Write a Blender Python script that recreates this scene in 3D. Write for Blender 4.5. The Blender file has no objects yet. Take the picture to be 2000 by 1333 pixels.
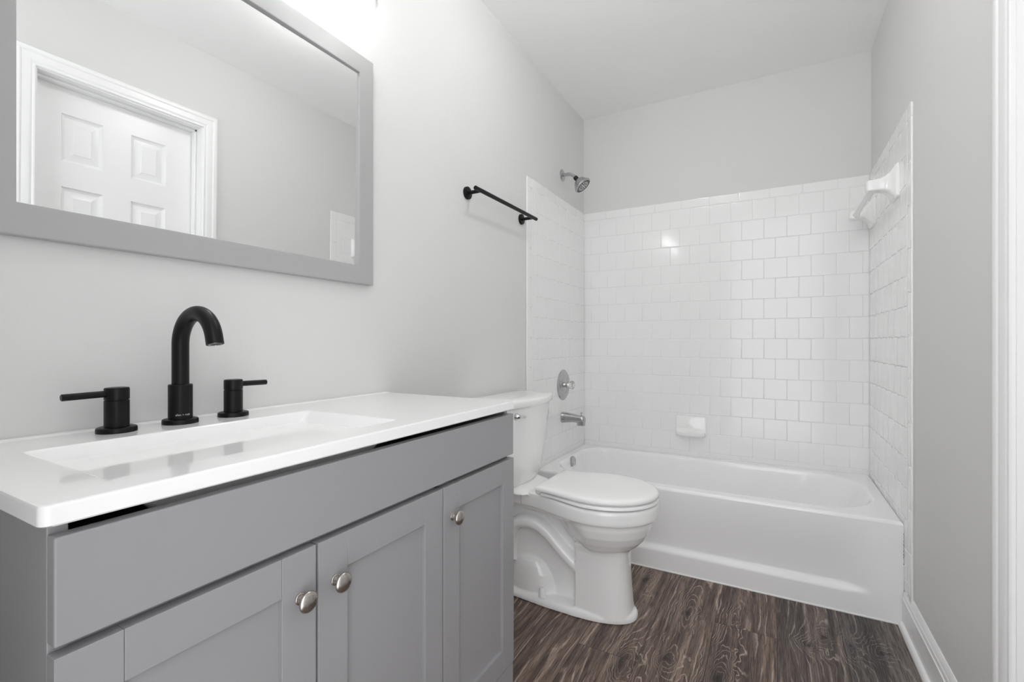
import bpy, bmesh, math, random
from mathutils import Vector, Matrix
PI = math.pi
random.seed(7)
C = bpy.context.scene.collection
SC = bpy.context.scene

# ------------------------------------------------------------------ camera, world, exposure
W, H, YF = 1.51, 2.49, -2.935          # room width, ceiling height, y of the wall behind the camera
cam = bpy.data.cameras.new('camera')
cam.sensor_width = 36.0
cam.lens = 919.87 / 2000 * 36
cam.shift_y = 2.7 / 2000
cam.clip_start = 0.01
camo = bpy.data.objects.new('camera', cam)
camo.location = (1.088, -2.9186, 1.0368)
camo.rotation_euler = (PI / 2, 0, math.radians(29.0995))
C.objects.link(camo)
SC.camera = camo

wd = bpy.data.worlds.new('world')
SC.world = wd
wd.use_nodes = True
wd.node_tree.nodes['Background'].inputs[0].default_value = (0.97, 0.98, 1.0, 1)
wd.node_tree.nodes['Background'].inputs[1].default_value = 2.7  # even fill, enters through the opening added behind the camera

SC.view_settings.view_transform = 'Standard'
SC.view_settings.look = 'None'
SC.view_settings.gamma = 1
SC.view_settings.use_curve_mapping = False
SC.view_settings.exposure = 0.02
SC.cycles.max_bounces = 20
SC.cycles.diffuse_bounces = 14
SC.cycles.glossy_bounces = 8
SC.cycles.transparent_max_bounces = 12
BULB = 28.0                            # emission of the three vanity bulbs
DISC = 50.0                            # emission of the unseen fill globe added below the ceiling


# ------------------------------------------------------------------ materials
def mat(name, col, rough=0.5, metal=0.0, bump=0.0, bscale=200.0, coat=0.0, spec=0.5, mottled=0.0, crough=0.05):
    m = bpy.data.materials.new(name)
    m.use_nodes = True
    nt = m.node_tree
    b = nt.nodes['Principled BSDF']
    b.inputs['Base Color'].default_value = (*col, 1)
    b.inputs['Roughness'].default_value = rough
    b.inputs['Metallic'].default_value = metal
    b.inputs['Specular IOR Level'].default_value = spec
    b.inputs['Coat Weight'].default_value = coat
    b.inputs['Coat Roughness'].default_value = crough
    if bump or mottled:
        tc = nt.nodes.new('ShaderNodeTexCoord')
        nz = nt.nodes.new('ShaderNodeTexNoise')
        nz.inputs['Scale'].default_value = bscale
        nz.inputs['Detail'].default_value = 3
        nt.links.new(tc.outputs['Object'], nz.inputs['Vector'])
        if bump:
            bp = nt.nodes.new('ShaderNodeBump')
            bp.inputs['Strength'].default_value = bump
            bp.inputs['Distance'].default_value = 0.002
            nt.links.new(nz.outputs['Fac'], bp.inputs['Height'])
            nt.links.new(bp.outputs['Normal'], b.inputs['Normal'])
        if mottled:
            mr = nt.nodes.new('ShaderNodeMapRange')
            mr.inputs['To Min'].default_value = rough - mottled
            mr.inputs['To Max'].default_value = rough + mottled
            nt.links.new(nz.outputs['Fac'], mr.inputs['Value'])
            nt.links.new(mr.outputs['Result'], b.inputs['Roughness'])
    return m


M = {
    'paint': mat('wall_paint', (0.715, 0.715, 0.708), 0.55, bump=0.06, bscale=260, spec=0.3),
    'ceil': mat('ceiling_paint', (0.93, 0.93, 0.927), 0.8, bump=0.08, bscale=220, spec=0.2),
    'trim': mat('trim_paint', (0.88, 0.88, 0.88), 0.32, bump=0.02, bscale=60),
    'tile': mat('white_tile', (0.88, 0.88, 0.878), 0.24, bump=0.02, bscale=40, spec=0.2, coat=0.8, crough=0.11),
    'grout': mat('white_grout', (0.81, 0.81, 0.80), 0.7, bump=0.05, bscale=500),
    'enamel': mat('bath_enamel', (0.92, 0.92, 0.922), 0.13, bump=0.015, bscale=20, coat=0.3),
    'apron': mat('apron_enamel', (0.90, 0.90, 0.903), 0.30, bump=0.015, bscale=20, coat=0.0, spec=0.4),
    'china': mat('vitreous_china', (0.90, 0.90, 0.895), 0.07, bump=0.01, bscale=15, coat=0.4),
    'plastic': mat('white_plastic', (0.91, 0.91, 0.905), 0.16, bump=0.01, bscale=20),
    'top': mat('cultured_marble', (0.93, 0.93, 0.927), 0.10, bump=0.006, bscale=10, coat=0.3),
    'cab': mat('grey_cabinet_paint', (0.315, 0.312, 0.320), 0.38, bump=0.02, bscale=180, mottled=0.03),
    'cabin': mat('cabinet_inside', (0.10, 0.10, 0.10), 0.7, bump=0.05),
    'frame': mat('grey_frame_paint', (0.41, 0.41, 0.408), 0.35, bump=0.02, bscale=180, mottled=0.03),
    'black': mat('matte_black_metal', (0.006, 0.006, 0.007), 0.36, 0.0, bump=0.01, bscale=300, mottled=0.04, spec=0.22),
    'nickel': mat('brushed_nickel', (0.46, 0.43, 0.40), 0.26, 1.0, bump=0.02, bscale=150, mottled=0.05),
    'steel': mat('dull_chrome', (0.50, 0.50, 0.51), 0.25, 1.0, bump=0.02, bscale=150, mottled=0.06),
    'chrome': mat('bright_chrome', (0.78, 0.78, 0.79), 0.07, 1.0, mottled=0.02),
    'mirror': mat('silvered_glass', (0.93, 0.94, 0.935), 0.0, 1.0),
    'rubber': mat('black_rubber', (0.012, 0.012, 0.012), 0.5, bump=0.03),
    'face': mat('spray_face_plastic', (0.62, 0.62, 0.62), 0.25, bump=0.02),
    'letter': mat('grey_lettering', (0.6, 0.6, 0.6), 0.5, bump=0.01),
}
M['mirror'].node_tree.nodes['Principled BSDF'].inputs['Roughness'].default_value = 0.003

# clear thin glass shades
m = bpy.data.materials.new('clear_glass')
m.use_nodes = True
nt = m.node_tree
nt.nodes.clear()
o_ = nt.nodes.new('ShaderNodeOutputMaterial')
tr = nt.nodes.new('ShaderNodeBsdfTransparent')
gl = nt.nodes.new('ShaderNodeBsdfGlossy')
gl.inputs['Roughness'].default_value = 0.02
lw = nt.nodes.new('ShaderNodeLayerWeight')
lw.inputs['Blend'].default_value = 0.5
fr = nt.nodes.new('ShaderNodeMath')
fr.operation = 'POWER'
fr.inputs[1].default_value = 4.0
nt.links.new(lw.outputs['Facing'], fr.inputs[0])
fm = nt.nodes.new('ShaderNodeMath')
fm.operation = 'MULTIPLY_ADD'
fm.inputs[1].default_value = 0.30
fm.inputs[2].default_value = 0.03
nt.links.new(fr.outputs[0], fm.inputs[0])
fr = fm
tn = nt.nodes.new('ShaderNodeMix')           # glass seen edge-on is thicker and greyer
tn.data_type = 'RGBA'
tn.inputs[6].default_value = (0.97, 0.975, 0.975, 1)
tn.inputs[7].default_value = (0.42, 0.44, 0.45, 1)
te = nt.nodes.new('ShaderNodeMath')
te.operation = 'POWER'
te.inputs[1].default_value = 5.0
nt.links.new(lw.outputs['Facing'], te.inputs[0])
nt.links.new(te.outputs[0], tn.inputs[0])
nt.links.new(tn.outputs[2], tr.inputs[0])
mx = nt.nodes.new('ShaderNodeMixShader')
nt.links.new(fr.outputs[0], mx.inputs[0])
nt.links.new(tr.outputs[0], mx.inputs[1])
nt.links.new(gl.outputs[0], mx.inputs[2])
nt.links.new(mx.outputs[0], o_.inputs[0])
M['glass'] = m

m = bpy.data.materials.new('clear_acrylic')
m.use_nodes = True
b = m.node_tree.nodes['Principled BSDF']
b.inputs['Base Color'].default_value = (0.95, 0.93, 0.90, 1)
b.inputs['Roughness'].default_value = 0.06
b.inputs['Transmission Weight'].default_value = 0.9
b.inputs['IOR'].default_value = 1.49
M['acrylic'] = m

def glow(name, col, e):
    m = bpy.data.materials.new(name)
    m.use_nodes = True
    nt = m.node_tree
    nt.nodes.clear()
    o_ = nt.nodes.new('ShaderNodeOutputMaterial')
    em = nt.nodes.new('ShaderNodeEmission')
    em.inputs[0].default_value = (*col, 1)
    em.inputs[1].default_value = e
    nt.links.new(em.outputs[0], o_.inputs[0])
    return m


M['bulb'] = glow('frosted_bulb', (1.0, 0.995, 0.99), BULB)
M['disc'] = glow('fill_globe', (1.0, 0.995, 0.99), DISC)


def wood():
    m = bpy.data.materials.new('dark_oak_vinyl_plank')
    m.use_nodes = True
    nt = m.node_tree
    N, L = nt.nodes, nt.links
    bs = N['Principled BSDF']

    def mth(op, a, b=None, c=None, clamp=False):
        n = N.new('ShaderNodeMath')
        n.operation = op
        n.use_clamp = clamp
        for i, v in enumerate((a, b, c)):
            if v is None:
                continue
            if isinstance(v, (int, float)):
                n.inputs[i].default_value = v
            else:
                L.new(v, n.inputs[i])
        return n.outputs[0]

    def noise(vec, scale, detail=3, rough=0.55, dist=0.0):
        n = N.new('ShaderNodeTexNoise')
        n.inputs['Scale'].default_value = scale
        n.inputs['Detail'].default_value = detail
        n.inputs['Roughness'].default_value = rough
        n.inputs['Distortion'].default_value = dist
        L.new(vec, n.inputs['Vector'])
        return n.outputs['Fac']

    def comb(x, y, z):
        n = N.new('ShaderNodeCombineXYZ')
        for i, v in enumerate((x, y, z)):
            if isinstance(v, (int, float)):
                n.inputs[i].default_value = v
            else:
                L.new(v, n.inputs[i])
        return n.outputs[0]

    def ramp(f, stops):
        n = N.new('ShaderNodeValToRGB')
        r = n.color_ramp
        while len(r.elements) < len(stops):
            r.elements.new(0.5)
        for e, (p, c) in zip(r.elements, stops):
            e.position = p
            e.color = (*c, 1)
        L.new(f, n.inputs[0])
        return n.outputs[0]

    def mix(f, a, b, mode='MIX'):
        n = N.new('ShaderNodeMix')
        n.data_type = 'RGBA'
        n.blend_type = mode
        if isinstance(f, (int, float)):
            n.inputs[0].default_value = f
        else:
            L.new(f, n.inputs[0])
        for i, v in ((6, a), (7, b)):
            if isinstance(v, tuple):
                n.inputs[i].default_value = (*v, 1)
            else:
                L.new(v, n.inputs[i])
        return n.outputs[2]

    def sstep(v, lo, hi):
        n = N.new('ShaderNodeMapRange')
        n.interpolation_type = 'SMOOTHSTEP'
        n.inputs['From Min'].default_value = lo
        n.inputs['From Max'].default_value = hi
        L.new(v, n.inputs['Value'])
        return n.outputs['Result']

    tc = N.new('ShaderNodeTexCoord')
    sx = N.new('ShaderNodeSeparateXYZ')
    L.new(tc.outputs['Object'], sx.inputs[0])
    x, y = sx.outputs[0], sx.outputs[1]
    q = mth('DIVIDE', mth('SUBTRACT', x, 0.097), 0.2)
    row = mth('FLOOR', q)
    u = mth('MULTIPLY', mth('SUBTRACT', q, row), 0.2)
    yo = mth('ADD', mth('MULTIPLY_ADD', row, 0.43, 0.53), y)
    qy = mth('DIVIDE', yo, 1.22)
    cell = mth('FLOOR', qy)
    vv = mth('MULTIPLY', mth('SUBTRACT', qy, cell), 1.22)
    seed = mth('ADD', mth('MULTIPLY', row, 3.17), mth('MULTIPLY', cell, 7.31))
    wn = N.new('ShaderNodeTexWhiteNoise')
    wn.noise_dimensions = '1D'
    L.new(seed, wn.inputs['W'])
    rnd = wn.outputs['Value']

    # knots printed in the planks: (x, y, sx, sy, strength)
    knots = [(0.66, -1.415, 0.042, 0.13, 2.6), (0.780, -1.335, 0.044, 0.12, 2.4), (0.935, -1.345, 0.046, 0.20, 3.4),
             (1.239, -0.945, 0.030, 0.07, 1.8), (1.19, -1.0, 0.040, 0.05, 1.4), (1.318, -0.97, 0.030, 0.07, 2.0),
             (1.40, -0.94, 0.05, 0.06, 1.5), (0.955, -0.975, 0.026, 0.10, 1.5), (0.60, -0.83, 0.035, 0.13, 2.2), (0.80, -1.02, 0.040, 0.20, 2.0),
             (1.30, -1.75, 0.04, 0.12, 2.4), (0.98, -1.95, 0.04, 0.12, 2.4), (0.8, -2.35, 0.04, 0.12, 2.4),
             (1.2, -2.6, 0.04, 0.12, 2.4), (0.60, -2.05, 0.04, 0.12, 2.4)]
    bump = None
    core = None
    kv = comb(mth('MULTIPLY', x, 24.0), mth('MULTIPLY', y, 11.0), 3.0)
    kw = mth('SUBTRACT', noise(kv, 1.0, 2, 0.55), 0.5)
    kv2 = comb(mth('MULTIPLY', x, 20.0), mth('MULTIPLY', y, 9.0), 9.0)
    kw2 = mth('SUBTRACT', noise(kv2, 1.0, 2, 0.55), 0.5)
    xw = mth('MULTIPLY_ADD', kw, 0.050, x)
    yw = mth('MULTIPLY_ADD', kw2, 0.12, y)
    for kx, ky, ax, ay, a in knots:
        dx = mth('DIVIDE', mth('SUBTRACT', xw, kx), ax)
        dy = mth('DIVIDE', mth('SUBTRACT', yw, ky), ay)
        d2 = mth('ADD', mth('MULTIPLY', dx, dx), mth('POWER', mth('ABSOLUTE', dy), 1.5))
        g = mth('POWER', 2.71828, mth('MULTIPLY', d2, -1.0))
        c = mth('POWER', 2.71828, mth('MULTIPLY', d2, -11.0))
        g = mth('MULTIPLY', g, a)
        bump = g if bump is None else mth('ADD', bump, g)
        core = c if core is None else mth('MAXIMUM', core, c)

    gv = comb(mth('MULTIPLY', x, 7.0), mth('MULTIPLY', y, 1.3), seed)
    w1 = noise(gv, 1.0, 2, 0.45)
    wv = comb(mth('MULTIPLY', x, 40.0), mth('MULTIPLY', y, 5.0), seed)
    w2 = noise(wv, 1.0, 3, 0.6)
    wj = comb(mth('MULTIPLY', x, 150.0), mth('MULTIPLY', y, 90.0), seed)
    w3 = noise(wj, 1.0, 2, 0.5)
    F = mth('ADD', mth('MULTIPLY', u, 38.0), mth('MULTIPLY', w1, 7.0))
    F = mth('ADD', F, mth('MULTIPLY', bump, 3.0))
    F = mth('ADD', F, mth('MULTIPLY', w2, 0.55))
    F = mth('ADD', F, mth('MULTIPLY', w3, 0.16))
    ph = mth('MULTIPLY', mth('ABSOLUTE', mth('SUBTRACT', mth('FRACT', F), 0.5)), 2.0)
    line = sstep(ph, 0.70, 0.98)
    ph2 = mth('MULTIPLY', mth('ABSOLUTE', mth('SUBTRACT', mth('FRACT', mth('MULTIPLY', F, 2.37)), 0.5)), 2.0)
    line2 = sstep(ph2, 0.70, 1.0)
    # long fibres
    fv = comb(mth('MULTIPLY', x, 380.0), mth('MULTIPLY', y, 14.0), seed)
    fib = noise(fv, 1.0, 3, 0.6)
    sv = comb(mth('MULTIPLY', x, 42.0), mth('MULTIPLY', y, 1.6), seed)
    streak = noise(sv, 1.0, 4, 0.6)
    pv = comb(mth('MULTIPLY', x, 30.0), mth('MULTIPLY', y, 4.0), mth('ADD', seed, 4.0))
    patch = noise(pv, 1.0, 2, 0.5)
    base = ramp(mth('ADD', mth('MULTIPLY', mth('SUBTRACT', streak, 0.5), 2.1), mth('MULTIPLY_ADD', rnd, 0.16, 0.44)),
                [(0.08, (0.034, 0.022, 0.0185)), (0.36, (0.090, 0.060, 0.049)), (0.60, (0.175, 0.122, 0.098)), (0.95, (0.36, 0.275, 0.215))])
    base = mix(mth('MULTIPLY', sstep(fib, 0.42, 0.70), 0.40), base, (0.22, 0.165, 0.135))
    dkf = mth('MULTIPLY', sstep(mth('SUBTRACT', 1.0, fib), 0.50, 0.62), 0.78)
    base = mix(dkf, base, (0.040, 0.027, 0.023))
    lm = mth('MULTIPLY', line, mth('MULTIPLY', sstep(mth('MULTIPLY_ADD', bump, 0.10, patch), 0.42, 0.60), sstep(fib, 0.25, 0.50)))
    lm = mth('MULTIPLY', lm, mth('SUBTRACT', 0.92, mth('MULTIPLY', sstep(row, 4.4, 5.6), 0.40)))
    base = mix(lm, base, (0.50, 0.40, 0.335))
    base = mix(mth('MULTIPLY', mth('MULTIPLY', line2, sstep(patch, 0.50, 0.68)), 0.40), base, (0.34, 0.265, 0.22))
    base = mix(mth('MULTIPLY', sstep(bump, 0.5, 2.4), 0.42), base, (0.05, 0.034, 0.029))
    base = mix(mth('MULTIPLY', core, 0.92), base, (0.012, 0.009, 0.008))
    # greyer planks beside the right wall
    gf = mth('MULTIPLY', sstep(row, 4.4, 5.6), 0.62)
    hs = N.new('ShaderNodeHueSaturation')
    hs.inputs['Saturation'].default_value = 0.25
    hs.inputs['Value'].default_value = 0.74
    L.new(base, hs.inputs['Color'])
    base = mix(gf, base, hs.outputs[0])
    # seams
    e1 = mth('MINIMUM', u, mth('SUBTRACT', 0.2, u))
    e2 = mth('MINIMUM', vv, mth('SUBTRACT', 1.22, vv))
    edge = mth('MINIMUM', e1, e2)
    seam = mth('SUBTRACT', 1.0, sstep(edge, 0.0004, 0.0016))
    base = mix(mth('MULTIPLY', seam, 0.85), base, (0.016, 0.012, 0.010))
    L.new(base, bs.inputs['Base Color'])
    bs.inputs['Roughness'].default_value = 0.46
    bs.inputs['Specular IOR Level'].default_value = 0.35
    hgt = mth('SUBTRACT', mth('MULTIPLY', fib, 0.4), mth('MULTIPLY', seam, 1.0))
    bn = N.new('ShaderNodeBump')
    bn.inputs['Strength'].default_value = 0.25
    bn.inputs['Distance'].default_value = 0.0012
    L.new(hgt, bn.inputs['Height'])
    L.new(bn.outputs[0], bs.inputs['Normal'])
    return m


M['wood'] = wood()


# ------------------------------------------------------------------ helpers
def obj(name, bm, m, parent=None, smooth=True, angle=35, wn=False):
    bmesh.ops.recalc_face_normals(bm, faces=bm.faces[:])
    me = bpy.data.meshes.new(name)
    bm.to_mesh(me)
    bm.free()
    me.materials.append(M[m] if isinstance(m, str) else m)
    if smooth:
        me.polygons.foreach_set('use_smooth', [True] * len(me.polygons))
        me.set_sharp_from_angle(angle=math.radians(angle))
    o = bpy.data.objects.new(name, me)
    C.objects.link(o)
    if wn:
        w_ = o.modifiers.new('weighted', 'WEIGHTED_NORMAL')
        w_.keep_sharp = True
        w_.weight = 90
    if parent is not None:
        o.parent = parent
        o.matrix_parent_inverse = Matrix.Translation(parent.location).inverted()
    return o


def thing(name, label, cat, loc, group=None):
    o = bpy.data.objects.new(name, None)
    o.empty_display_size = 0.05
    o.location = loc
    C.objects.link(o)
    return tag(o, label, cat, group)


def tag(o, label, cat, group=None):
    o['label'] = label
    o['category'] = cat
    if group:
        o['group'] = group
    return o


def struct(o, label=None):
    o['kind'] = 'structure'
    if label:
        o['label'] = label
    return o


def box(bm, x0, x1, y0, y1, z0, z1, bev=0.0, seg=2):
    r = bmesh.ops.create_cube(bm, size=1.0)
    vs = r['verts']
    for v in vs:
        v.co = Vector(((x0 + x1) / 2 + v.co.x * (x1 - x0), (y0 + y1) / 2 + v.co.y * (y1 - y0), (z0 + z1) / 2 + v.co.z * (z1 - z0)))
    if bev:
        es = list({e for v in vs for e in v.link_edges})
        bmesh.ops.bevel(bm, geom=es, offset=bev, segments=seg, profile=0.5, affect='EDGES')
    return bm


def BX(*a, **k):
    return box(bmesh.new(), *a, **k)


def loft(bm, loops, cap0=True, cap1=True, closed=True):
    vl = [[bm.verts.new(p) for p in lp] for lp in loops]
    n = len(vl[0])
    for a, b in zip(vl, vl[1:]):
        for i in range(n if closed else n - 1):
            j = (i + 1) % n
            try:
                bm.faces.new((a[i], a[j], b[j], b[i]))
            except ValueError:
                pass
    if closed and cap0:
        bm.faces.new(vl[0][::-1])
    if closed and cap1:
        bm.faces.new(vl[-1])
    return bm


def rrect(x0, x1, y0, y1, r, z, n=8):
    if not isinstance(r, (tuple, list)):
        r = (r,) * 4
    pts = []
    for (cx, cy, sx, sy, a0), rr in zip(((x1, y1, -1, -1, 0), (x0, y1, 1, -1, 90), (x0, y0, 1, 1, 180), (x1, y0, -1, 1, 270)), r):
        for k in range(n + 1):
            a = math.radians(a0 + 90 * k / n)
            pts.append(Vector((cx + sx * rr + rr * math.cos(a), cy + sy * rr + rr * math.sin(a), z)))
    return pts


def frames(path):
    ts = []
    for i in range(len(path)):
        a = path[max(i - 1, 0)]
        b = path[min(i + 1, len(path) - 1)]
        ts.append((b - a).normalized())
    up = Vector((0, 0, 1)) if abs(ts[0].z) < 0.9 else Vector((0, 1, 0))
    n = (up - ts[0] * up.dot(ts[0])).normalized()
    out = []
    for t in ts:
        n = (n - t * n.dot(t)).normalized()
        out.append((n, t.cross(n)))
    return out


def tube(bm, path, r, seg=20, caps=True):
    path = [Vector(p) for p in path]
    if isinstance(r, (int, float)):
        r = [r] * len(path)
    fr = frames(path)
    loops = []
    for p, rr, (a, b) in zip(path, r, fr):
        loops.append([p + (a * math.cos(2 * PI * k / seg) + b * math.sin(2 * PI * k / seg)) * rr for k in range(seg)])
    return loft(bm, loops, caps, caps)


def lathe(bm, prof, origin, axis, seg=32, ref=None):
    """prof: (distance along axis, radius) pairs."""
    ax = Vector(axis).normalized()
    ref = Vector(ref) if ref else (Vector((0, 0, 1)) if abs(ax.z) < 0.9 else Vector((1, 0, 0)))
    a = (ref - ax * ref.dot(ax)).normalized()
    b = ax.cross(a)
    o = Vector(origin)
    loops = []
    for d, r in prof:
        r = max(r, 1e-5)
        loops.append([o + ax * d + (a * math.cos(2 * PI * k / seg) + b * math.sin(2 * PI * k / seg)) * r for k in range(seg)])
    return loft(bm, loops)


def arcpts(cx, cz, r, a0, a1, n, y):
    return [Vector((cx + r * math.cos(math.radians(a0 + (a1 - a0) * k / n)), y, cz + r * math.sin(math.radians(a0 + (a1 - a0) * k / n)))) for k in range(n + 1)]


def sst(t):
    t = min(max(t, 0.0), 1.0)
    return t * t * (3 - 2 * t)


# ------------------------------------------------------------------ room shell
T = 0.008                                  # tile thickness
DY0, DY1, DZ = -2.241, -1.593, 2.118       # door opening in the right wall (y range, head height)
struct(obj('floor', BX(-0.12, W + 0.5, YF - 0.1, 0.12, -0.05, 0), 'wood', smooth=False), 'dark brown wood plank floor')
struct(obj('ceiling', BX(-0.12, W + 0.12, YF - 0.1, 0.12, H, H + 0.08), 'ceil', smooth=False))
struct(obj('wall_left', BX(-0.12, 0, YF - 0.1, 0.12, 0, H), 'paint', smooth=False))
struct(obj('wall_back', BX(0, W, 0, 0.12, 0, H), 'paint', smooth=False))
bm = BX(0, 0.66, YF - 0.1, YF, 0, H)                 # unseen opening added behind the camera to let world fill light in
box(bm, 0.66, W, YF - 0.1, YF, 2.42, H)
struct(obj('wall_front', bm, 'paint', smooth=False))
bm = bmesh.new()
box(bm, W, W + 0.115, DY1, 0.12, 0, H)
box(bm, W, W + 0.115, YF - 0.1, DY0, 0, H)
box(bm, W, W + 0.115, DY0, DY1, DZ, H)
struct(obj('wall_right', bm, 'paint', smooth=False))

# tiled surround: pillowed tiles on a grout bed, running bond, bullnose edging
PITCH, G = 0.1093, 0.0016
Z0 = 0.5097 - 2 * PITCH
ZL = 0.132
ZTOP, ZSTRIP = 1.873, 1.8225


def tiles(bm, place, u0, u1, w0, w1, phase, thick=T - 0.0022, tilt=0.0022):
    """rectangular tiles clipped to u0..u1, rows from w0 to w1; place(u, w, t) -> world point"""
    r0 = math.floor((w0 - 0.5097) / PITCH + 1e-4)
    r1 = math.ceil((w1 - 0.5097) / PITCH)
    for r in range(r0, r1 + 1):
        a = max(0.5097 + r * PITCH, w0)
        bz = min(0.5097 + (r + 1) * PITCH, w1)
        if bz - a < 0.01:
            continue
        ph = phase + (0.5 * PITCH if r % 2 else 0.0)
        k = math.floor((u0 - ph) / PITCH)
        while ph + k * PITCH < u1 - 1e-6:
            ua, ub = max(ph + k * PITCH, u0), min(ph + (k + 1) * PITCH, u1)
            k += 1
            if ub - ua > 0.006:
                one_tile(bm, place, ua, ub, a, bz, thick, tilt)


def one_tile(bm, place, ua, ub, wa, wb, thick, tilt, g=G / 2, r=0.0016):
    ua, ub, wa, wb = ua + g, ub - g, wa + g, wb - g
    tu, tw = random.uniform(-tilt, tilt), random.uniform(-tilt, tilt)
    cu, cw = (ua + ub) / 2, (wa + wb) / 2
    loops = []
    for ins, h in ((0, 0.0), (0, thick - r * 0.75), (r * 0.35, thick - r * 0.2), (r * 1.2, thick), (r * 1.2 + 0.003, thick)):
        lp = []
        for (u, w) in ((ua + ins, wa + ins), (ub - ins, wa + ins), (ub - ins, wb - ins), (ua + ins, wb - ins)):
            dh = (u - cu) * tu + (w - cw) * tw if h > 0 else 0
            lp.append(place(u, w, 0.0022 + h + dh))
        loops.append(lp)
    loft(bm, loops, cap0=False)


YT = -0.8205                               # front edge of the tile on both side walls
specs = {
    'back': (lambda u, w, t: Vector((u, -t, w))),
    'left': (lambda u, w, t: Vector((t, -u, w))),
    'right': (lambda u, w, t: Vector((W - t, -u, w))),
}
for side, place in specs.items():
    bm = bmesh.new()
    if side == 'back':
        tiles(bm, place, T, W - T, Z0, ZSTRIP, 0.055)
        k = 0
        while k * 0.1525 < W:
            one_tile(bm, place, max(k * 0.1525, T), min((k + 1) * 0.1525, W - T), ZSTRIP, ZTOP, T - 0.0022, 0.0004, r=0.0015)
            k += 1
        bed = BX(0, W, -(T - 0.0011), 0, Z0, ZTOP - 0.002)
    else:
        ue = -YT - 0.05
        tiles(bm, place, T, ue, ZL, ZSTRIP, T + (0.03 if side == 'left' else 0.06))
        k = 0
        while k * 0.1525 < -YT - 0.001:
            one_tile(bm, place, max(k * 0.1525, T), min((k + 1) * 0.1525, -YT), ZSTRIP, ZTOP, T - 0.0022, 0.0004, r=0.0015)
            k += 1
        zb = 0.145
        z = ZSTRIP
        while z > zb + 0.01:
            one_tile(bm, place, ue, -YT, max(z - 0.1525, zb), z, T - 0.0022, 0.0004, r=0.003)
            z -= 0.1525
        if side == 'left':
            bed = BX(0, T - 0.0011, YT + 0.0025, -0.004, ZL, ZTOP - 0.002)
            pass
        else:
            bed = BX(W - (T - 0.0011), W, YT + 0.0025, -0.004, ZL, ZTOP - 0.002)
            pass
    t_ = struct(obj('wall_%s_tile' % side, bm, 'tile', angle=50), 'white square wall tile in running bond')
    g_ = obj('grout', bed, 'grout', t_, smooth=False)

# door 1 in the right wall (seen in the mirror), jamb, stop and casing
bm = bmesh.new()
J = 0.018
for (a, b_) in ((DY0 - 0.0, DY0 + J), (DY1 - J, DY1)):
    box(bm, W, W + 0.115, a, b_, 0, DZ - J)
box(bm, W, W + 0.115, DY0, DY1, DZ - J, DZ)
S0 = W + 0.046
for (a, b_) in ((DY0 + J, DY0 + J + 0.011), (DY1 - J - 0.011, DY1 - J)):
    box(bm, S0, S0 + 0.032, a, b_, 0, DZ - J, bev=0.002)
box(bm, S0, S0 + 0.032, DY0 + J, DY1 - J, DZ - J - 0.011, DZ - J, bev=0.002)
struct(obj('trim_1', bm, 'trim', angle=30), 'white door jamb with stop')

CP = [(0.0, 0.0), (0.0, 0.006), (0.003, 0.009), (0.008, 0.0095), (0.012, 0.0075), (0.016, 0.0095), (0.021, 0.0115), (0.038, 0.013),
      (0.043, 0.0125), (0.046, 0.0145), (0.050, 0.0165), (0.061, 0.0165), (0.065, 0.0145), (0.066, 0.011), (0.066, 0.0)]
bm = bmesh.new()
ci, co_, ct = 0.005, 0.0, 0.0
loops = []
for (w, t) in CP:
    loops.append([Vector((W - t, DY1 + 0 - J + 0.005 + w, 0)), Vector((W - t, DY1 - J + 0.005 + w, DZ - J + 0.005 + w)),
                  Vector((W - t, DY0 + J - 0.005 - w, DZ - J + 0.005 + w)), Vector((W - t, DY0 + J - 0.005 - w, 0))])
loft(bm, loops, closed=False)
struct(obj('trim_2', bm, 'trim', angle=28), 'white fluted door casing')


def panel_door():
    x0, x1 = S0 + 0.033, S0 + 0.068
    ya, yb = DY0 + J + 0.003, DY1 - J - 0.003
    zb, zt = 0.012, DZ - J - 0.006
    bm = bmesh.new()
    ys = [ya, -2.127, -1.984, -1.880, -1.736, yb]
    zs = [zb, 0.26, 0.87, 1.02, 1.669, 1.775, 1.980, zt]
    for i in range(5):
        for j in range(7):
            a, b_, c, d = ys[i], ys[i + 1], zs[j], zs[j + 1]
            if i in (1, 3) and j in (1, 3, 5):
                lp = []
                for ins, dep in ((0, 0), (0.004, 0.006), (0.009, 0.0085), (0.014, 0.010), (0.018, 0.0095), (0.040, 0.003), (0.042, 0.0015)):
                    lp.append([Vector((x0 + dep, a + ins, c + ins)), Vector((x0 + dep, b_ - ins, c + ins)), Vector((x0 + dep, b_ - ins, d - ins)), Vector((x0 + dep, a + ins, d - ins))])
                loft(bm, lp, cap0=False)
            else:
                bm.faces.new([bm.verts.new(p) for p in ((x0, a, c), (x0, b_, c), (x0, b_, d), (x0, a, d))])
    bmesh.ops.remove_doubles(bm, verts=bm.verts[:], dist=1e-5)
    be = [e for e in bm.edges if e.is_boundary]
    r = bmesh.ops.extrude_edge_only(bm, edges=be)
    nv = [v for v in r['geom'] if isinstance(v, bmesh.types.BMVert)]
    for v in nv:
        v.co.x = x1
    bmesh.ops.contextual_create(bm, geom=nv)
    return bm


struct(obj('door_1', panel_door(), 'trim', angle=12), 'white six panel door')

# baseboards with shoe moulding
BP = [(0.0, 0.0), (0.013, 0.0), (0.013, 0.100), (0.0145, 0.102), (0.0145, 0.105), (0.012, 0.107), (0.0105, 0.120), (0.009, 0.122), (0.0085, 0.124), (0.005, 0.138), (0.002, 0.143), (0.0, 0.143)]
SP = [(0.0, 0.0), (0.026, 0.0)] + [(0.013 + 0.013 * math.cos(math.radians(a)), 0.019 * math.sin(math.radians(a))) for a in range(15, 91, 15)] + [(0.0, 0.019)]


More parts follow.
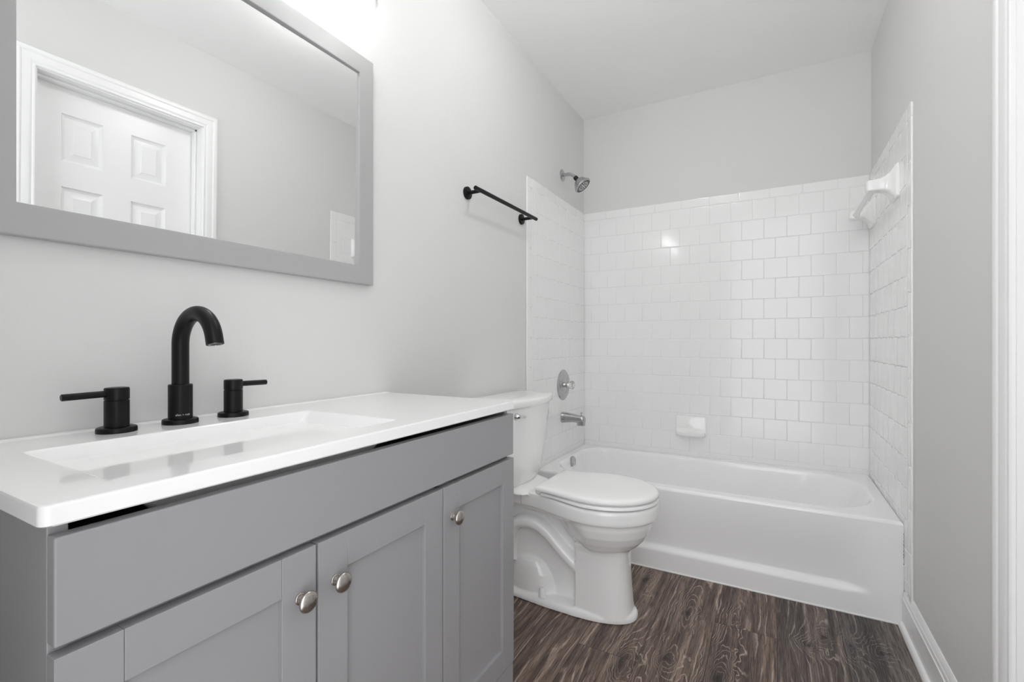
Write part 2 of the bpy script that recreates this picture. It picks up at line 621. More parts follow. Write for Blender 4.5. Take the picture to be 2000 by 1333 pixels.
def run_y(prof, xw, s, y0, y1):
    bm = bmesh.new()
    loft(bm, [[Vector((xw + s * t, y, z)) for (t, z) in prof] for y in (y0, y1)])
    return bm


struct(obj('baseboard_right', run_y(BP, W, -1, -1.541, -0.7235), 'trim', angle=25), 'white moulded baseboard')
struct(obj('trim_3', run_y(SP, W, -1, -1.541, -0.7235), 'trim', angle=50), 'white quarter round shoe moulding')
struct(obj('baseboard_left', run_y(BP, 0.0, 1, -1.795, -0.822), 'trim', angle=25))


# ------------------------------------------------------------------ bathtub
def bathtub():
    root = thing('bathtub', 'white alcove bathtub with panelled apron along the tiled back wall', 'bathtub', (0.755, -0.364, 0))
    x0, x1, y0, y1 = T + 0.0002, W - T - 0.0002, -0.72, -T - 0.0002
    zr = 0.378
    n = 14
    R = (0.10, 0.10, 0.10, 0.10)

    def outer(ins, z):
        return rrect(x0 + ins, x1 - ins, y0 + ins, y1 - ins, 0.002, z, n)

    def inner(l, r, f, b_, rr, z):
        return rrect(0.066 + l, 1.447 - r, -0.650 + f, -0.072 - b_, rr, z, n)
    bm = bmesh.new()
    loops = [
        outer(0.0, zr - 0.012), outer(0.002, zr - 0.005), outer(0.006, zr - 0.001), outer(0.011, zr),
        inner(-0.012, -0.012, -0.012, -0.012, (0.24, 0.15, 0.15, 0.24), zr + 0.0005),
        inner(-0.004, -0.004, -0.004, -0.004, (0.235, 0.145, 0.145, 0.235), zr - 0.002),
        inner(0.002, 0.003, 0.002, 0.002, (0.23, 0.14, 0.14, 0.23), zr - 0.009),
        inner(0.006, 0.012, 0.006, 0.006, (0.225, 0.135, 0.135, 0.225), zr - 0.025),
        inner(0.018, 0.065, 0.016, 0.016, (0.22, 0.13, 0.13, 0.22), 0.27),
        inner(0.035, 0.15, 0.03, 0.03, (0.21, 0.13, 0.13, 0.21), 0.15),
        inner(0.055, 0.21, 0.05, 0.05, (0.19, 0.12, 0.12, 0.19), 0.085),
        inner(0.10, 0.28, 0.10, 0.10, (0.15, 0.10, 0.10, 0.15), 0.058),
        inner(0.20, 0.42, 0.20, 0.20, (0.05, 0.05, 0.05, 0.05), 0.052),
    ]
    loft(bm, loops, cap0=False)
    obj('tub_shell', bm, 'enamel', root, angle=60, wn=True)
    # apron: recessed panel above a protruding foot band, blending out at both ends
    bm = bmesh.new()
    xs = [x0 + (x1 - x0) * i / 90 for i in range(91)]
    zs = [0.0, 0.004, 0.03, 0.06, 0.08, 0.086, 0.090, 0.094, 0.098, 0.102, 0.106, 0.110, 0.115, 0.12, 0.13, 0.15, 0.18, 0.22, 0.26, 0.30, 0.33, 0.35, zr - 0.012]
    grid = []
    for z in zs:
        rowv = []
        for xx in xs:
            e = sst((1.415 - xx) / 0.10) * sst((xx - 0.095) / 0.10)
            prof = sst((z - 0.084) / 0.028) * (1 - sst((z - 0.11) / 0.25))
            rowv.append(bm.verts.new((xx, y0 + 0.020 * e * prof, z)))
        grid.append(rowv)
    for a, b_ in zip(grid, grid[1:]):
        for i in range(len(xs) - 1):
            bm.faces.new((a[i], a[i + 1], b_[i + 1], b_[i]))
    back = [bm.verts.new((xx, y0 + 0.035, z)) for z in (0.0, zr - 0.03) for xx in (xs[0], xs[-1])]
    bm.faces.new((back[0], back[1], back[3], back[2]))
    obj('apron', bm, 'apron', root, angle=60)
    bm = bmesh.new()
    box(bm, x0, x1, y0 - 0.003, y0 + 0.002, 0.0, 0.006, bev=0.0015)
    o = obj('caulk_bead', bm, 'trim', root)
    bm = bmesh.new()
    rr = random.Random(3)
    strip = []
    for k in range(45):
        z = 0.338 - k * 0.0026
        w = 0.00012 + (0.0019 * rr.random() if rr.random() < 0.42 else 0.0)
        strip.append([Vector((x1 - w, y0 - 0.0006, z)), Vector((x1 + 0.0001, y0 - 0.0006, z)), Vector((x1 + 0.0001, y0 + 0.001, z)), Vector((x1 - w, y0 + 0.001, z))])
    loft(bm, strip)
    sp = obj('mould_stain', bm, 'rubber', root, smooth=False)
    sp['label'] = 'black mould spots on the caulk joint'
    # overflow plate on the left inner wall: round with a flat lower edge
    o_ = Vector((0.071, -0.380, 0.3475))
    nrm = Vector((1, 0, 0.10)).normalized()
    up = Vector((-0.10, 0, 1)).normalized()
    sd = Vector((0, 1, 0))
    bm = bmesh.new()
    loops = []
    for d, r in ((0, 0.034), (0.008, 0.034), (0.012, 0.031), (0.0135, 0.024)):
        lp = []
        for k in range(40):
            a = 2 * PI * k / 40
            lp.append(o_ + nrm * d + sd * r * math.cos(a) + up * max(r * math.sin(a), -r * 0.62))
        loops.append(lp)
    loft(bm, loops)
    ov = obj('overflow_plate', bm, 'steel', root)
    ov['label'] = 'round metal overflow plate with a flat lower edge'
    obj('screw', lathe(bmesh.new(), [(0, 0.005), (0.0015, 0.0045), (0.002, 0.002)], o_ + nrm * 0.0135 + up * -0.002, nrm, 14), 'chrome', ov)
    dr = lathe(bmesh.new(), [(0, 0.032), (0.003, 0.032), (0.004, 0.028), (0.002, 0.022), (0.006, 0.018), (0.009, 0.004)], (0.30, -0.364, 0.0525), (0, 0, 1), 28)
    obj('drain', dr, 'steel', root)


bathtub()


# ------------------------------------------------------------------ bath fittings on the left tile
def shower_head():
    root = thing('wall_shower', 'grey shower head on a bent arm above the left tile', 'shower head', (0, -0.358, 2.0185))
    y = -0.358
    fl = lathe(bmesh.new(), [(0, 0.034), (0.003, 0.034), (0.006, 0.030), (0.009, 0.018), (0.010, 0.011)], (0.0, y, 2.0185), (1, 0, 0), 32)
    obj('flange', fl, 'steel', root)
    path = [Vector((0.004, y, 2.0185)), Vector((0.025, y, 2.0185))] + [Vector((0.035 + 0.05 * math.sin(math.radians(a)), y, 2.0185 - 0.05 * (1 - math.cos(math.radians(a))))) for a in range(0, 46, 5)]
    d = Vector((math.cos(math.radians(45)), 0, -math.sin(math.radians(45))))
    end = path[-1] + d * 0.018
    path.append(end)
    obj('shower_arm', tube(bmesh.new(), path, 0.0098, 20), 'steel', root)
    dd = Vector((math.cos(math.radians(50)), 0.05, -math.sin(math.radians(50)))).normalized()
    col = lathe(bmesh.new(), [(-0.004, 0.0125), (0.0, 0.0135), (0.014, 0.0135), (0.016, 0.012), (0.022, 0.012)], end, dd, 24)
    obj('collar', col, 'rubber', root)
    o_ = end + dd * 0.018
    hd = lathe(bmesh.new(), [(0.0, 0.012), (0.004, 0.020), (0.012, 0.030), (0.024, 0.0385), (0.036, 0.045), (0.043, 0.049), (0.044, 0.0505), (0.050, 0.0515), (0.053, 0.050), (0.0545, 0.047), (0.0535, 0.046)], o_, dd, 48)
    h = obj('head', hd, 'steel', root)
    fo = o_ + dd * 0.0536
    fc = obj('spray_face', lathe(bmesh.new(), [(-0.002, 0.046), (0.0, 0.046), (0.0015, 0.040), (0.002, 0.018), (0.001, 0.016), (0.001, 0.008), (0.003, 0.006)], fo, dd, 48), 'face', h)
    a = Vector((0, 1, 0))
    a = (a - dd * a.dot(dd)).normalized()
    b_ = dd.cross(a)
    bm = bmesh.new()
    for rad, cnt, rr in ((0.0405, 26, 0.0034), (0.0335, 18, 0.0030), (0.021, 10, 0.0032), (0.0125, 6, 0.0024)):
        for k in range(cnt):
            t = 2 * PI * (k + 0.5 * (rad < 0.035)) / cnt
            p = fo + (a * math.cos(t) + b_ * math.sin(t)) * rad
            lathe(bm, [(0.0005, rr), (0.003, rr * 0.9), (0.0045, rr * 0.5)], p, dd, 8)
    obj('nozzles', bm, 'rubber', h)


shower_head()


def shower_valve():
    y, z = -0.364, 0.7885
    root = thing('shower_valve', 'round metal shower valve plate with clear knob on left tile', 'shower valve', (T, y, z))
    pl = lathe(bmesh.new(), [(0, 0.089), (0.002, 0.089), (0.005, 0.086), (0.0085, 0.080), (0.009, 0.054), (0.0075, 0.052), (0.0075, 0.050), (0.010, 0.047), (0.0125, 0.030), (0.013, 0.020)], (T, y, z), (1, 0, 0), 56)
    obj('escutcheon_plate', pl, 'steel', root)
    obj('stem', lathe(bmesh.new(), [(0, 0.015), (0.020, 0.015), (0.022, 0.012), (0.030, 0.010)], (T + 0.011, y, z), (1, 0, 0), 24), 'chrome', root)
    kn = bmesh.new()
    x0 = T + 0.022
    lathe(kn, [(0.0, 0.012), (0.001, 0.0165), (0.020, 0.0175), (0.024, 0.020), (0.028, 0.0255), (0.034, 0.0265), (0.040, 0.0255), (0.044, 0.021), (0.045, 0.013), (0.0435, 0.0125)], (x0, y, z), (1, 0, 0), 10)
    k = obj('knob', kn, 'acrylic', root, angle=15)
    k['label'] = 'clear faceted acrylic knob'
    obj('button', lathe(bmesh.new(), [(0, 0.0115), (0.0015, 0.0115), (0.002, 0.0105)], (x0 + 0.0432, y, z), (1, 0, 0), 24), 'chrome', k)


shower_valve()


def tub_spout():
    y, z = -0.372, 0.600
    root = thing('tub_spout', 'dull grey tub spout with diverter pin under the clear knob', 'tub spout', (T, y, z))
    bm = bmesh.new()
    secs = []
    for t in (0.0, 0.003, 0.006, 0.010, 0.03, 0.06, 0.09, 0.115, 0.128, 0.134, 0.137):
        top = 0.030 - 0.012 * sst((t - 0.012) / 0.11)
        bot = -0.030 + 0.006 * sst((t - 0.01) / 0.05)
        hw = 0.028 - 0.006 * sst((t - 0.01) / 0.11)
        if t < 0.007:
            top, bot, hw = 0.0315, -0.031, 0.030
        if t > 0.125:
            q = (t - 0.125) / 0.012
            top -= 0.010 * q * q
            hw -= 0.008 * q * q
        lp = []
        for k in range(28):
            a = 2 * PI * k / 28
            ca, sa = math.cos(a), math.sin(a)
            e = 0.75
            yy = hw * math.copysign(abs(ca) ** e, ca)
            zz = math.copysign(abs(sa) ** e, sa)
            zz = (top + bot) / 2 + zz * (top - bot) / 2
            lp.append(Vector((T + t, y + yy, z + zz)))
        secs.append(lp)
    loft(bm, secs)
    # outlet lip turned down at the nose
    loft(bm, [rrect(T + 0.094 + i, T + 0.1365 - i, y - 0.019 + i, y + 0.019 - i, 0.009, z + zz, 5) for i, zz in ((0, -0.010), (0, -0.035), (0.001, -0.0385), (0.004, -0.039), (0.005, -0.036))])
    s = obj('spout_body', bm, 'steel', root, angle=45)
    d = lathe(bmesh.new(), [(0, 0.003), (0.012, 0.003), (0.013, 0.0055), (0.016, 0.0065), (0.019, 0.006), (0.020, 0.003)], (T + 0.117, y, z + 0.016), (0, 0, 1), 16)
    obj('diverter_pin', d, 'steel', root)


tub_spout()


def soap_dish():
    x0, x1, z0, z1 = 0.580, 0.748, 0.492, 0.606
    root = thing('soap_dish', 'white ceramic soap dish on the tile above the bathtub', 'soap dish', ((x0 + x1) / 2, -T, z0))

    def rz(ins, y, r, za=z0, zb=z1):
        return [Vector((p.x, y, p.y)) for p in rrect(x0 + ins, x1 - ins, za + ins, zb - ins, r, 0, 6)]
    bm = bmesh.new()
    loft(bm, [rz(0, -T, 0.014), rz(0, -T - 0.006, 0.014), rz(0.002, -T - 0.010, 0.013), rz(0.006, -T - 0.012, 0.011)])
    obj('back_plate', bm, 'china', root, angle=50)
    # tray: bowed shelf with raised rim and drain ridges
    bm = bmesh.new()
    yb = -T - 0.008
    prof = [(0.000, 0.050), (-0.012, 0.024), (-0.020, 0.012), (-0.040, 0.008), (-0.048, 0.011), (-0.053, 0.020), (-0.057, 0.022), (-0.061, 0.019), (-0.060, 0.008), (-0.052, 0.001), (-0.030, -0.002), (0.0, 0.000)]
    secs = []
    for i in range(25):
        f = i / 24
        xx = x0 + 0.006 + (x1 - x0 - 0.012) * f
        e = abs(2 * f - 1)
        s = 1 - 0.35 * e ** 6
        lift = 0.010 * max(0.0, (e - 0.86) / 0.14)
        secs.append([Vector((xx, yb + d * s, z0 + 0.004 + h + (lift if 0 < h < 0.013 else 0))) for d, h in prof])
    loft(bm, secs)
    for i in range(5):
        xx = x0 + 0.045 + i * 0.0195
        box(bm, xx - 0.003, xx + 0.003, yb - 0.045, yb - 0.015, z0 + 0.010, z0 + 0.0155, bev=0.002)
    obj('tray', bm, 'china', root, angle=50)


soap_dish()


def ceramic_bar():
    root = thing('ceramic_towel_bar', 'white ceramic towel bar with square rod on the right tile', 'towel bar', (W - T, -0.36, 1.655))
    zc = 1.655
    for yc in (-0.597, -0.113):
        bm = bmesh.new()
        # (distance from tile, half width y, half height up, half height down, corner)
        secs = []
        for d, hy, hu, hd, r in ((0.0, 0.054, 0.066, 0.066, 0.010), (0.006, 0.054, 0.066, 0.066, 0.010), (0.011, 0.051, 0.062, 0.063, 0.011),
                                 (0.017, 0.043, 0.052, 0.053, 0.012), (0.026, 0.034, 0.040, 0.040, 0.012), (0.038, 0.028, 0.029, 0.029, 0.010),
                                 (0.055, 0.026, 0.023, 0.025, 0.008), (0.075, 0.026, 0.020, 0.025, 0.007), (0.088, 0.026, 0.0185, 0.025, 0.007),
                                 (0.093, 0.024, 0.0165, 0.023, 0.007), (0.095, 0.020, 0.012, 0.019, 0.006)):
            secs.append([Vector((W - T - d, p.x, p.y)) for p in rrect(yc - hy, yc + hy, zc - hd, zc + hu, r, 0, 6)])
        loft(bm, secs)
        obj('bracket', bm, 'china', root, angle=60)
    bm = bmesh.new()
    xb, zb = W - T - 0.070, zc - 0.006
    loops = []
    for y in (-0.575, -0.136):
        loops.append([Vector((xb + dx, y, zb + dz)) for dx, dz in ((0.0135, 0.002), (0.002, 0.0135), (-0.002, 0.0135), (-0.0135, 0.002), (-0.0135, -0.002), (-0.002, -0.0135), (0.002, -0.0135), (0.0135, -0.002))])
    loft(bm, loops)
    r = obj('rod', bm, 'plastic', root, angle=30)
    r['label'] = 'square white rod set on its edge'


ceramic_bar()


def black_bar():
    z = 1.6415
    root = thing('towel_bar', 'black round towel bar on the grey wall over the toilet', 'towel bar', (0, -1.107, z))
    xb = 0.066
    for y in (-1.3405, -0.8745):
        rs = lathe(bmesh.new(), [(0, 0.0255), (0.007, 0.0255), (0.0095, 0.0245), (0.0105, 0.022), (0.0105, 0.0)], (0, y, z), (1, 0, 0), 40)
        o = obj('rose', rs, 'black', root)
        obj('post', lathe(bmesh.new(), [(0.008, 0.0075), (xb - 0.004, 0.0075)], (0, y, z), (1, 0, 0), 24), 'black', root)
    b_ = lathe(bmesh.new(), [(0, 0.0075), (0.001, 0.0085), (0.541, 0.0085), (0.542, 0.0075)], (xb, -1.3785, z + 0.0015), (0, 1, 0), 28)
    obj('bar', b_, 'black', root)


black_bar()


# ------------------------------------------------------------------ toilet
def remeshed(bm, voxel, its, name, m, parent, angle=60, fac=0.5):
    bmesh.ops.recalc_face_normals(bm, faces=bm.faces[:])
    me = bpy.data.meshes.new(name)
    bm.to_mesh(me)
    bm.free()
    o = bpy.data.objects.new(name, me)
    C.objects.link(o)
    r = o.modifiers.new('r', 'REMESH')
    r.mode = 'VOXEL'
    r.voxel_size = voxel
    s = o.modifiers.new('s', 'SMOOTH')
    s.factor = fac
    s.iterations = its
    dg = bpy.context.evaluated_depsgraph_get()
    me2 = bpy.data.meshes.new_from_object(o.evaluated_get(dg))
    me2.name = name
    bpy.data.objects.remove(o)
    bpy.data.meshes.remove(me)
    me2.materials.clear()
    me2.materials.append(M[m])
    me2.polygons.foreach_set('use_smooth', [True] * len(me2.polygons))
    o = bpy.data.objects.new(name, me2)
    C.objects.link(o)
    o.parent = parent
    o.matrix_parent_inverse = Matrix.Translation(parent.location).inverted()
    return o


TY = -1.150


def egg(xr, xm, xf, hw, z, hr=None, n=48, pw=2.0):
    """plan outline: rear end at xr (half width hr), widest hw at xm, rounded nose at xf"""
    hr = hw * 0.7 if hr is None else hr
    pts = []
    for k in range(n + 1):
        a = -PI / 2 + PI * k / n
        pts.append(Vector((xm + (xf - xm) * abs(math.cos(a)) ** (2 / pw), TY + hw * math.copysign(abs(math.sin(a)) ** (2 / pw), math.sin(a)), z)))
    m = n // 3
    for k in range(1, m + 1):
        f = k / m
        pts.append(Vector((xm + (xr - xm) * f, TY + hw + (hr - hw) * sst(f), z)))
    for k in range(m, 0, -1):
        f = k / m
        pts.append(Vector((xm + (xr - xm) * f, TY - hw - (hr - hw) * sst(f), z)))
    return pts


def toilet():
    root = thing('toilet', 'white two piece toilet with closed lid beside the bathtub', 'toilet', (0.36, TY, 0))
    bm = bmesh.new()
    # rim band and bowl
    def rim(z, i):
        return egg(0.20 + i * 0.5, 0.505, 0.716 - i, 0.182 - i, z, hr=0.100 - i * 0.3)
    loft(bm, [rim(0.386, 0.006), rim(0.390, 0.0015), rim(0.400, 0.0), rim(0.430, 0.0), rim(0.438, 0.002), rim(0.441, 0.008)])
    def bowl(z, i, r=0.0):
        return egg(0.26 + r, 0.495, 0.706 - i, 0.172 - i * 0.92, z, hr=max(0.115 - i * 0.75, 0.02))
    loft(bm, [bowl(0.215, 0.150, 0.20), bowl(0.235, 0.118, 0.185), bowl(0.255, 0.090, 0.17), bowl(0.275, 0.064, 0.155), bowl(0.30, 0.040, 0.14), bowl(0.33, 0.021, 0.125), bowl(0.36, 0.011, 0.11), bowl(0.392, 0.009, 0.095)])
    # deck under the tank
    def deck(z, i):
        return [Vector((x, TY + s * (w - i), z)) for s, pts in ((-1, ((0.035, 0.095), (0.10, 0.092), (0.16, 0.090), (0.24, 0.098), (0.30, 0.112), (0.36, 0.13), (0.42, 0.145))), (1, ((0.42, 0.145), (0.36, 0.13), (0.30, 0.112), (0.24, 0.098), (0.16, 0.090), (0.10, 0.092), (0.035, 0.095)))) for x, w in pts]
    loft(bm, [deck(0.355, 0.035), deck(0.372, 0.012), deck(0.388, 0.0), deck(0.436, 0.0), deck(0.441, 0.006)])
    # tank saddle
    loft(bm, [[Vector((p.x, p.y, z)) for p in rrect(0.035 + i, 0.245 - i * 2.2, TY - 0.13 + i, TY + 0.13 - i, 0.05 - i * 0.5, z, 6)] for z, i in ((0.43, 0.0), (0.440, 0.004), (0.452, 0.02), (0.462, 0.03))])
    # front pedestal
    def ped(z, f, hw, xr=0.425):
        return egg(xr, 0.50, f, hw, z, hr=hw * 0.97, pw=2.6)
    loft(bm, [ped(0.012, 0.628, 0.092), ped(0.05, 0.622, 0.089), ped(0.10, 0.6175, 0.0865), ped(0.16, 0.613, 0.0855), ped(0.21, 0.611, 0.0865), ped(0.245, 0.612, 0.089), ped(0.275, 0.618, 0.096)])
    # foot plate
    def foot(z, i):
        pts = []
        for k in range(33):
            a = -PI / 2 + PI * k / 32
            pts.append(Vector((0.42 + (0.2215 - i) * abs(math.cos(a)) ** (2 / 2.3), TY + (0.1045 - i) * math.copysign(abs(math.sin(a)) ** (2 / 2.3), math.sin(a)), z)))
        for xx, w in ((0.30, 0.1015), (0.16, 0.088), (0.10, 0.080), (0.085, 0.06)):
            pts.append(Vector((xx, TY + w - i, z)))
        for xx, w in ((0.085, 0.06), (0.10, 0.080), (0.16, 0.088), (0.30, 0.1015)):
            pts.append(Vector((xx, TY - w + i, z)))
        return pts
    loft(bm, [foot(0.001, 0.0), foot(0.016, 0.001), foot(0.024, 0.005), foot(0.029, 0.012), foot(0.031, 0.022)])
    # web and trapway
    def slab(pts, hw):
        loft(bm, [[Vector((x, TY + s * hw, z)) for x, z in pts] for s in (-1, 1)])
    slab([(0.10, 0.01), (0.46, 0.01), (0.46, 0.30), (0.34, 0.40), (0.14, 0.40), (0.10, 0.30)], 0.036)
    def flat_tube(path, r, hw):
        path = [Vector((x, TY, z)) for x, z in path]
        fr = frames(path)
        loops = []
        for p, (a, b_) in zip(path, fr):
            # a lies in the x-z plane, b_ along y
            lp = []
            for k in range(32):
                c, s_ = math.cos(2 * PI * k / 32), math.sin(2 * PI * k / 32)
                lp.append(p + a * (r * math.copysign(abs(c) ** 0.75, c)) + b_ * (hw * math.copysign(abs(s_) ** 0.75, s_)))
            loops.append(lp)
        loft(bm, loops)
    def cr(pts, n=8):
        out = []
        P = [pts[0]] + list(pts) + [pts[-1]]
        for i in range(1, len(P) - 2):
            for k in range(n):
                t = k / n
                q = []
                for c in (0, 1):
                    p0, p1, p2, p3 = P[i - 1][c], P[i][c], P[i + 1][c], P[i + 2][c]
                    q.append(0.5 * (2 * p1 + (p2 - p0) * t + (2 * p0 - 5 * p1 + 4 * p2 - p3) * t * t + (3 * p1 - p0 - 3 * p2 + p3) * t ** 3))
                out.append(tuple(q))
        out.append(pts[-1])
        return out
    flat_tube(cr([(0.47, 0.150), (0.415, 0.180), (0.355, 0.228), (0.305, 0.272), (0.255, 0.300), (0.20, 0.306), (0.150, 0.283), (0.12, 0.22), (0.115, 0.13)]), 0.030, 0.084)
    flat_tube(cr([(0.345, 0.395), (0.365, 0.352), (0.402, 0.305), (0.448, 0.262), (0.50, 0.225)]), 0.047, 0.108)
    # outlet dome
    loft(bm, [[Vector((0.215 + rx * math.cos(2 * PI * k / 40), TY + ry * math.sin(2 * PI * k / 40), z)) for k in range(40)] for z, rx, ry in ((0.02, 0.128, 0.078), (0.06, 0.122, 0.077), (0.10, 0.106, 0.074), (0.13, 0.085, 0.070), (0.15, 0.062, 0.062), (0.160, 0.035, 0.045), (0.163, 0.01, 0.02))])
    remeshed(bm, 0.0030, 4, 'bowl', 'china', root)

    # seat ring and lid
    def so(xr, xf, hw, z, i, hr=0.135):
        return egg(xr + i, 0.505, xf - i, hw - i, z, hr=hr - i)
    bm = bmesh.new()
    loft(bm, [so(0.304, 0.7165, 0.182, 0.4465, 0.002), so(0.304, 0.7165, 0.182, 0.4480, 0.0), so(0.304, 0.7165, 0.182, 0.4560, 0.0), so(0.304, 0.7165, 0.182, 0.4580, 0.002)])
    obj('seat', bm, 'plastic', root, angle=50)
    bm = bmesh.new()
    LD = [(0.4643, 0.0015), (0.466, 0.0), (0.473, 0.0), (0.478, 0.002), (0.482, 0.006), (0.4845, 0.013), (0.4865, 0.03), (0.488, 0.06), (0.489, 0.10), (0.4892, 0.13)]
    loft(bm, [so(0.283, 0.7165, 0.1815, z, i, hr=0.142) for z, i in LD])
    ld = obj('lid', bm, 'plastic', root, angle=50)
    for s in (-1, 1):
        hb = BX(0.262, 0.302, TY + s * 0.078 - 0.022, TY + s * 0.078 + 0.022, 0.441, 0.462, bev=0.006, seg=3)
        obj('hinge', hb, 'plastic', root)
    # tank
    def dee(xb, xf, bow, hw, z, n=24, r=0.03):
        """back edge flat at xb, front edge bowed from xf at the ends to xf+bow in the middle, rounded ends"""
        pts = []
        for k in range(n + 1):
            f = -1 + 2 * k / n
            xx = xf + bow * (1 - f * f)
            e = abs(f)
            c = max(0.0, (e - 0.82) / 0.18)
            xx -= r * (1 - math.sqrt(max(0.0, 1 - c * c)))
            pts.append(Vector((xx, TY - 0.012 + hw * f, z)))
        b_ = pts[-1].x
        for f in (0.5, 1.0):
            pts.append(Vector((b_ + (xb - b_) * f, TY - 0.012 + hw, z)))
        for f in (0.0, 0.5):
            pts.append(Vector((xb + (b_ - xb) * f, TY - 0.012 - hw, z)))
        return pts
    bm = bmesh.new()
    loft(bm, [dee(0.050, 0.150, 0.028, 0.150, 0.448), dee(0.040, 0.162, 0.032, 0.160, 0.456), dee(0.034, 0.168, 0.034, 0.164, 0.472), dee(0.030, 0.174, 0.036, 0.172, 0.52),
              dee(0.026, 0.184, 0.038, 0.189, 0.62), dee(0.022, 0.193, 0.039, 0.199, 0.72), dee(0.020, 0.196, 0.040, 0.203, 0.777)])
    tk = obj('tank', bm, 'china', root, angle=40)
    bm = bmesh.new()
    loft(bm, [dee(0.014, 0.203, 0.040, 0.211, 0.778), dee(0.011, 0.207, 0.040, 0.2145, 0.783), dee(0.010, 0.208, 0.040, 0.2155, 0.800), dee(0.012, 0.206, 0.040, 0.213, 0.807), dee(0.018, 0.199, 0.039, 0.205, 0.811), dee(0.05, 0.150, 0.03, 0.16, 0.813)])
    obj('tank_lid', bm, 'china', root, angle=50)
    # flush lever on the front, far from the tub
    yl, zl = TY - 0.012 - 0.150, 0.748
    xl = 0.2115
    lv = bmesh.new()
    lathe(lv, [(0, 0.014), (0.004, 0.014), (0.007, 0.011), (0.016, 0.008), (0.020, 0.0085), (0.022, 0.006)], (xl, yl, zl), (1, 0.12, 0), 24)
    tube(lv, [(xl + 0.017, yl + 0.0, zl), (xl + 0.019, yl + 0.02, zl - 0.001), (xl + 0.020, yl + 0.030, zl - 0.003), (xl + 0.021, yl + 0.040, zl - 0.006)], [0.006, 0.0055, 0.0055, 0.0065], 14)
    l = obj('flush_lever', lv, 'chrome', root)
    for s in (-1,):
        cp = lathe(bmesh.new(), [(0, 0.0155), (0.003, 0.0155), (0.004, 0.0145), (0.028, 0.0115), (0.032, 0.0095), (0.0335, 0.004)], (0.285, TY + s * 0.080, 0.030), (0, 0, 1), 28)
        obj('bolt_cap', cp, 'plastic', root)


toilet()


# ------------------------------------------------------------------ vanity
CY0, CY1 = -2.731, -1.795                   # cabinet ends


def vanity():
    root = thing('vanity_cabinet', 'grey painted bathroom vanity cabinet with three shaker doors', 'cabinet', (0.23, (CY0 + CY1) / 2, 0))
    xf, xb = 0.466, 0.447
    bm = bmesh.new()
    box(bm, 0.004, xb, CY0 - 0.001, CY0 + 0.016, 0, 0.852, bev=0.001)
    box(bm, 0.004, xb, CY1 - 0.016, CY1, 0, 0.852, bev=0.001)
    box(bm, 0.004, 0.02, CY0 + 0.016, CY1 - 0.016, 0.10, 0.852)
    box(bm, 0.02, xb - 0.002, CY0 + 0.016, CY1 - 0.016, 0.12, 0.136)
    box(bm, xb - 0.02, xb - 0.001, CY0 + 0.016, CY1 - 0.016, 0.70, 0.80)
    box(bm, xb - 0.02, xb - 0.001, -2.112, -2.097, 0.13, 0.75)
    obj('carcass', bm, 'cab', root, smooth=False)
    obj('false_front', BX(xb, xf, CY0 - 0.001, CY1 + 0.002, 0.7325, 0.8425, bev=0.0022, seg=3), 'cab', root, angle=60, wn=True)
    obj('base_rail', BX(xb - 0.006, xf - 0.001, CY0, CY1 + 0.002, 0.0, 0.1645, bev=0.0012), 'cab', root, angle=60, wn=True)

    def door(ya, yb, ky):
        za, zb, s = 0.168, 0.7222, 0.058
        bm = bmesh.new()
        dep, px = 0.0085, xf
        # front frame with mitre-free stiles, panel recessed
        for (a, b_, c, d) in ((ya, ya + s, za, zb), (yb - s, yb, za, zb), (ya + s, yb - s, zb - s, zb), (ya + s, yb - s, za, za + s)):
            box(bm, xb, xf, a + (0.00015 if a > ya else 0), b_ - (0.00015 if b_ < yb else 0), c, d, bev=0.0009, seg=2)
        d_ = obj('door', bm, 'cab', root, angle=60, wn=True)
        obj('door_panel', BX(xb + 0.002, xf - dep, ya + s - 0.004, yb - s + 0.004, za + s - 0.004, zb - s + 0.004), 'cab', d_, smooth=False)
        kb = lathe(bmesh.new(), [(0, 0.0088), (0.0015, 0.0092), (0.0025, 0.0085), (0.0030, 0.0072), (0.0042, 0.0070), (0.007, 0.0058), (0.0105, 0.0052), (0.013, 0.0056), (0.0155, 0.0085),
                                 (0.0170, 0.0128), (0.0183, 0.0152), (0.0196, 0.0158), (0.0210, 0.0154), (0.0228, 0.0138), (0.0245, 0.0108), (0.0256, 0.0070), (0.0262, 0.003), (0.0263, 0.0)], (xf, ky, 0.652), (1, 0, 0), 36)
        obj('knob', kb, 'nickel', d_, angle=50)
    door(CY0 - 0.001, -2.4270, -2.4555)
    door(-2.4225, -2.1070, -2.3905)
    door(-2.1033, CY1 + 0.004, -2.0715)


vanity()


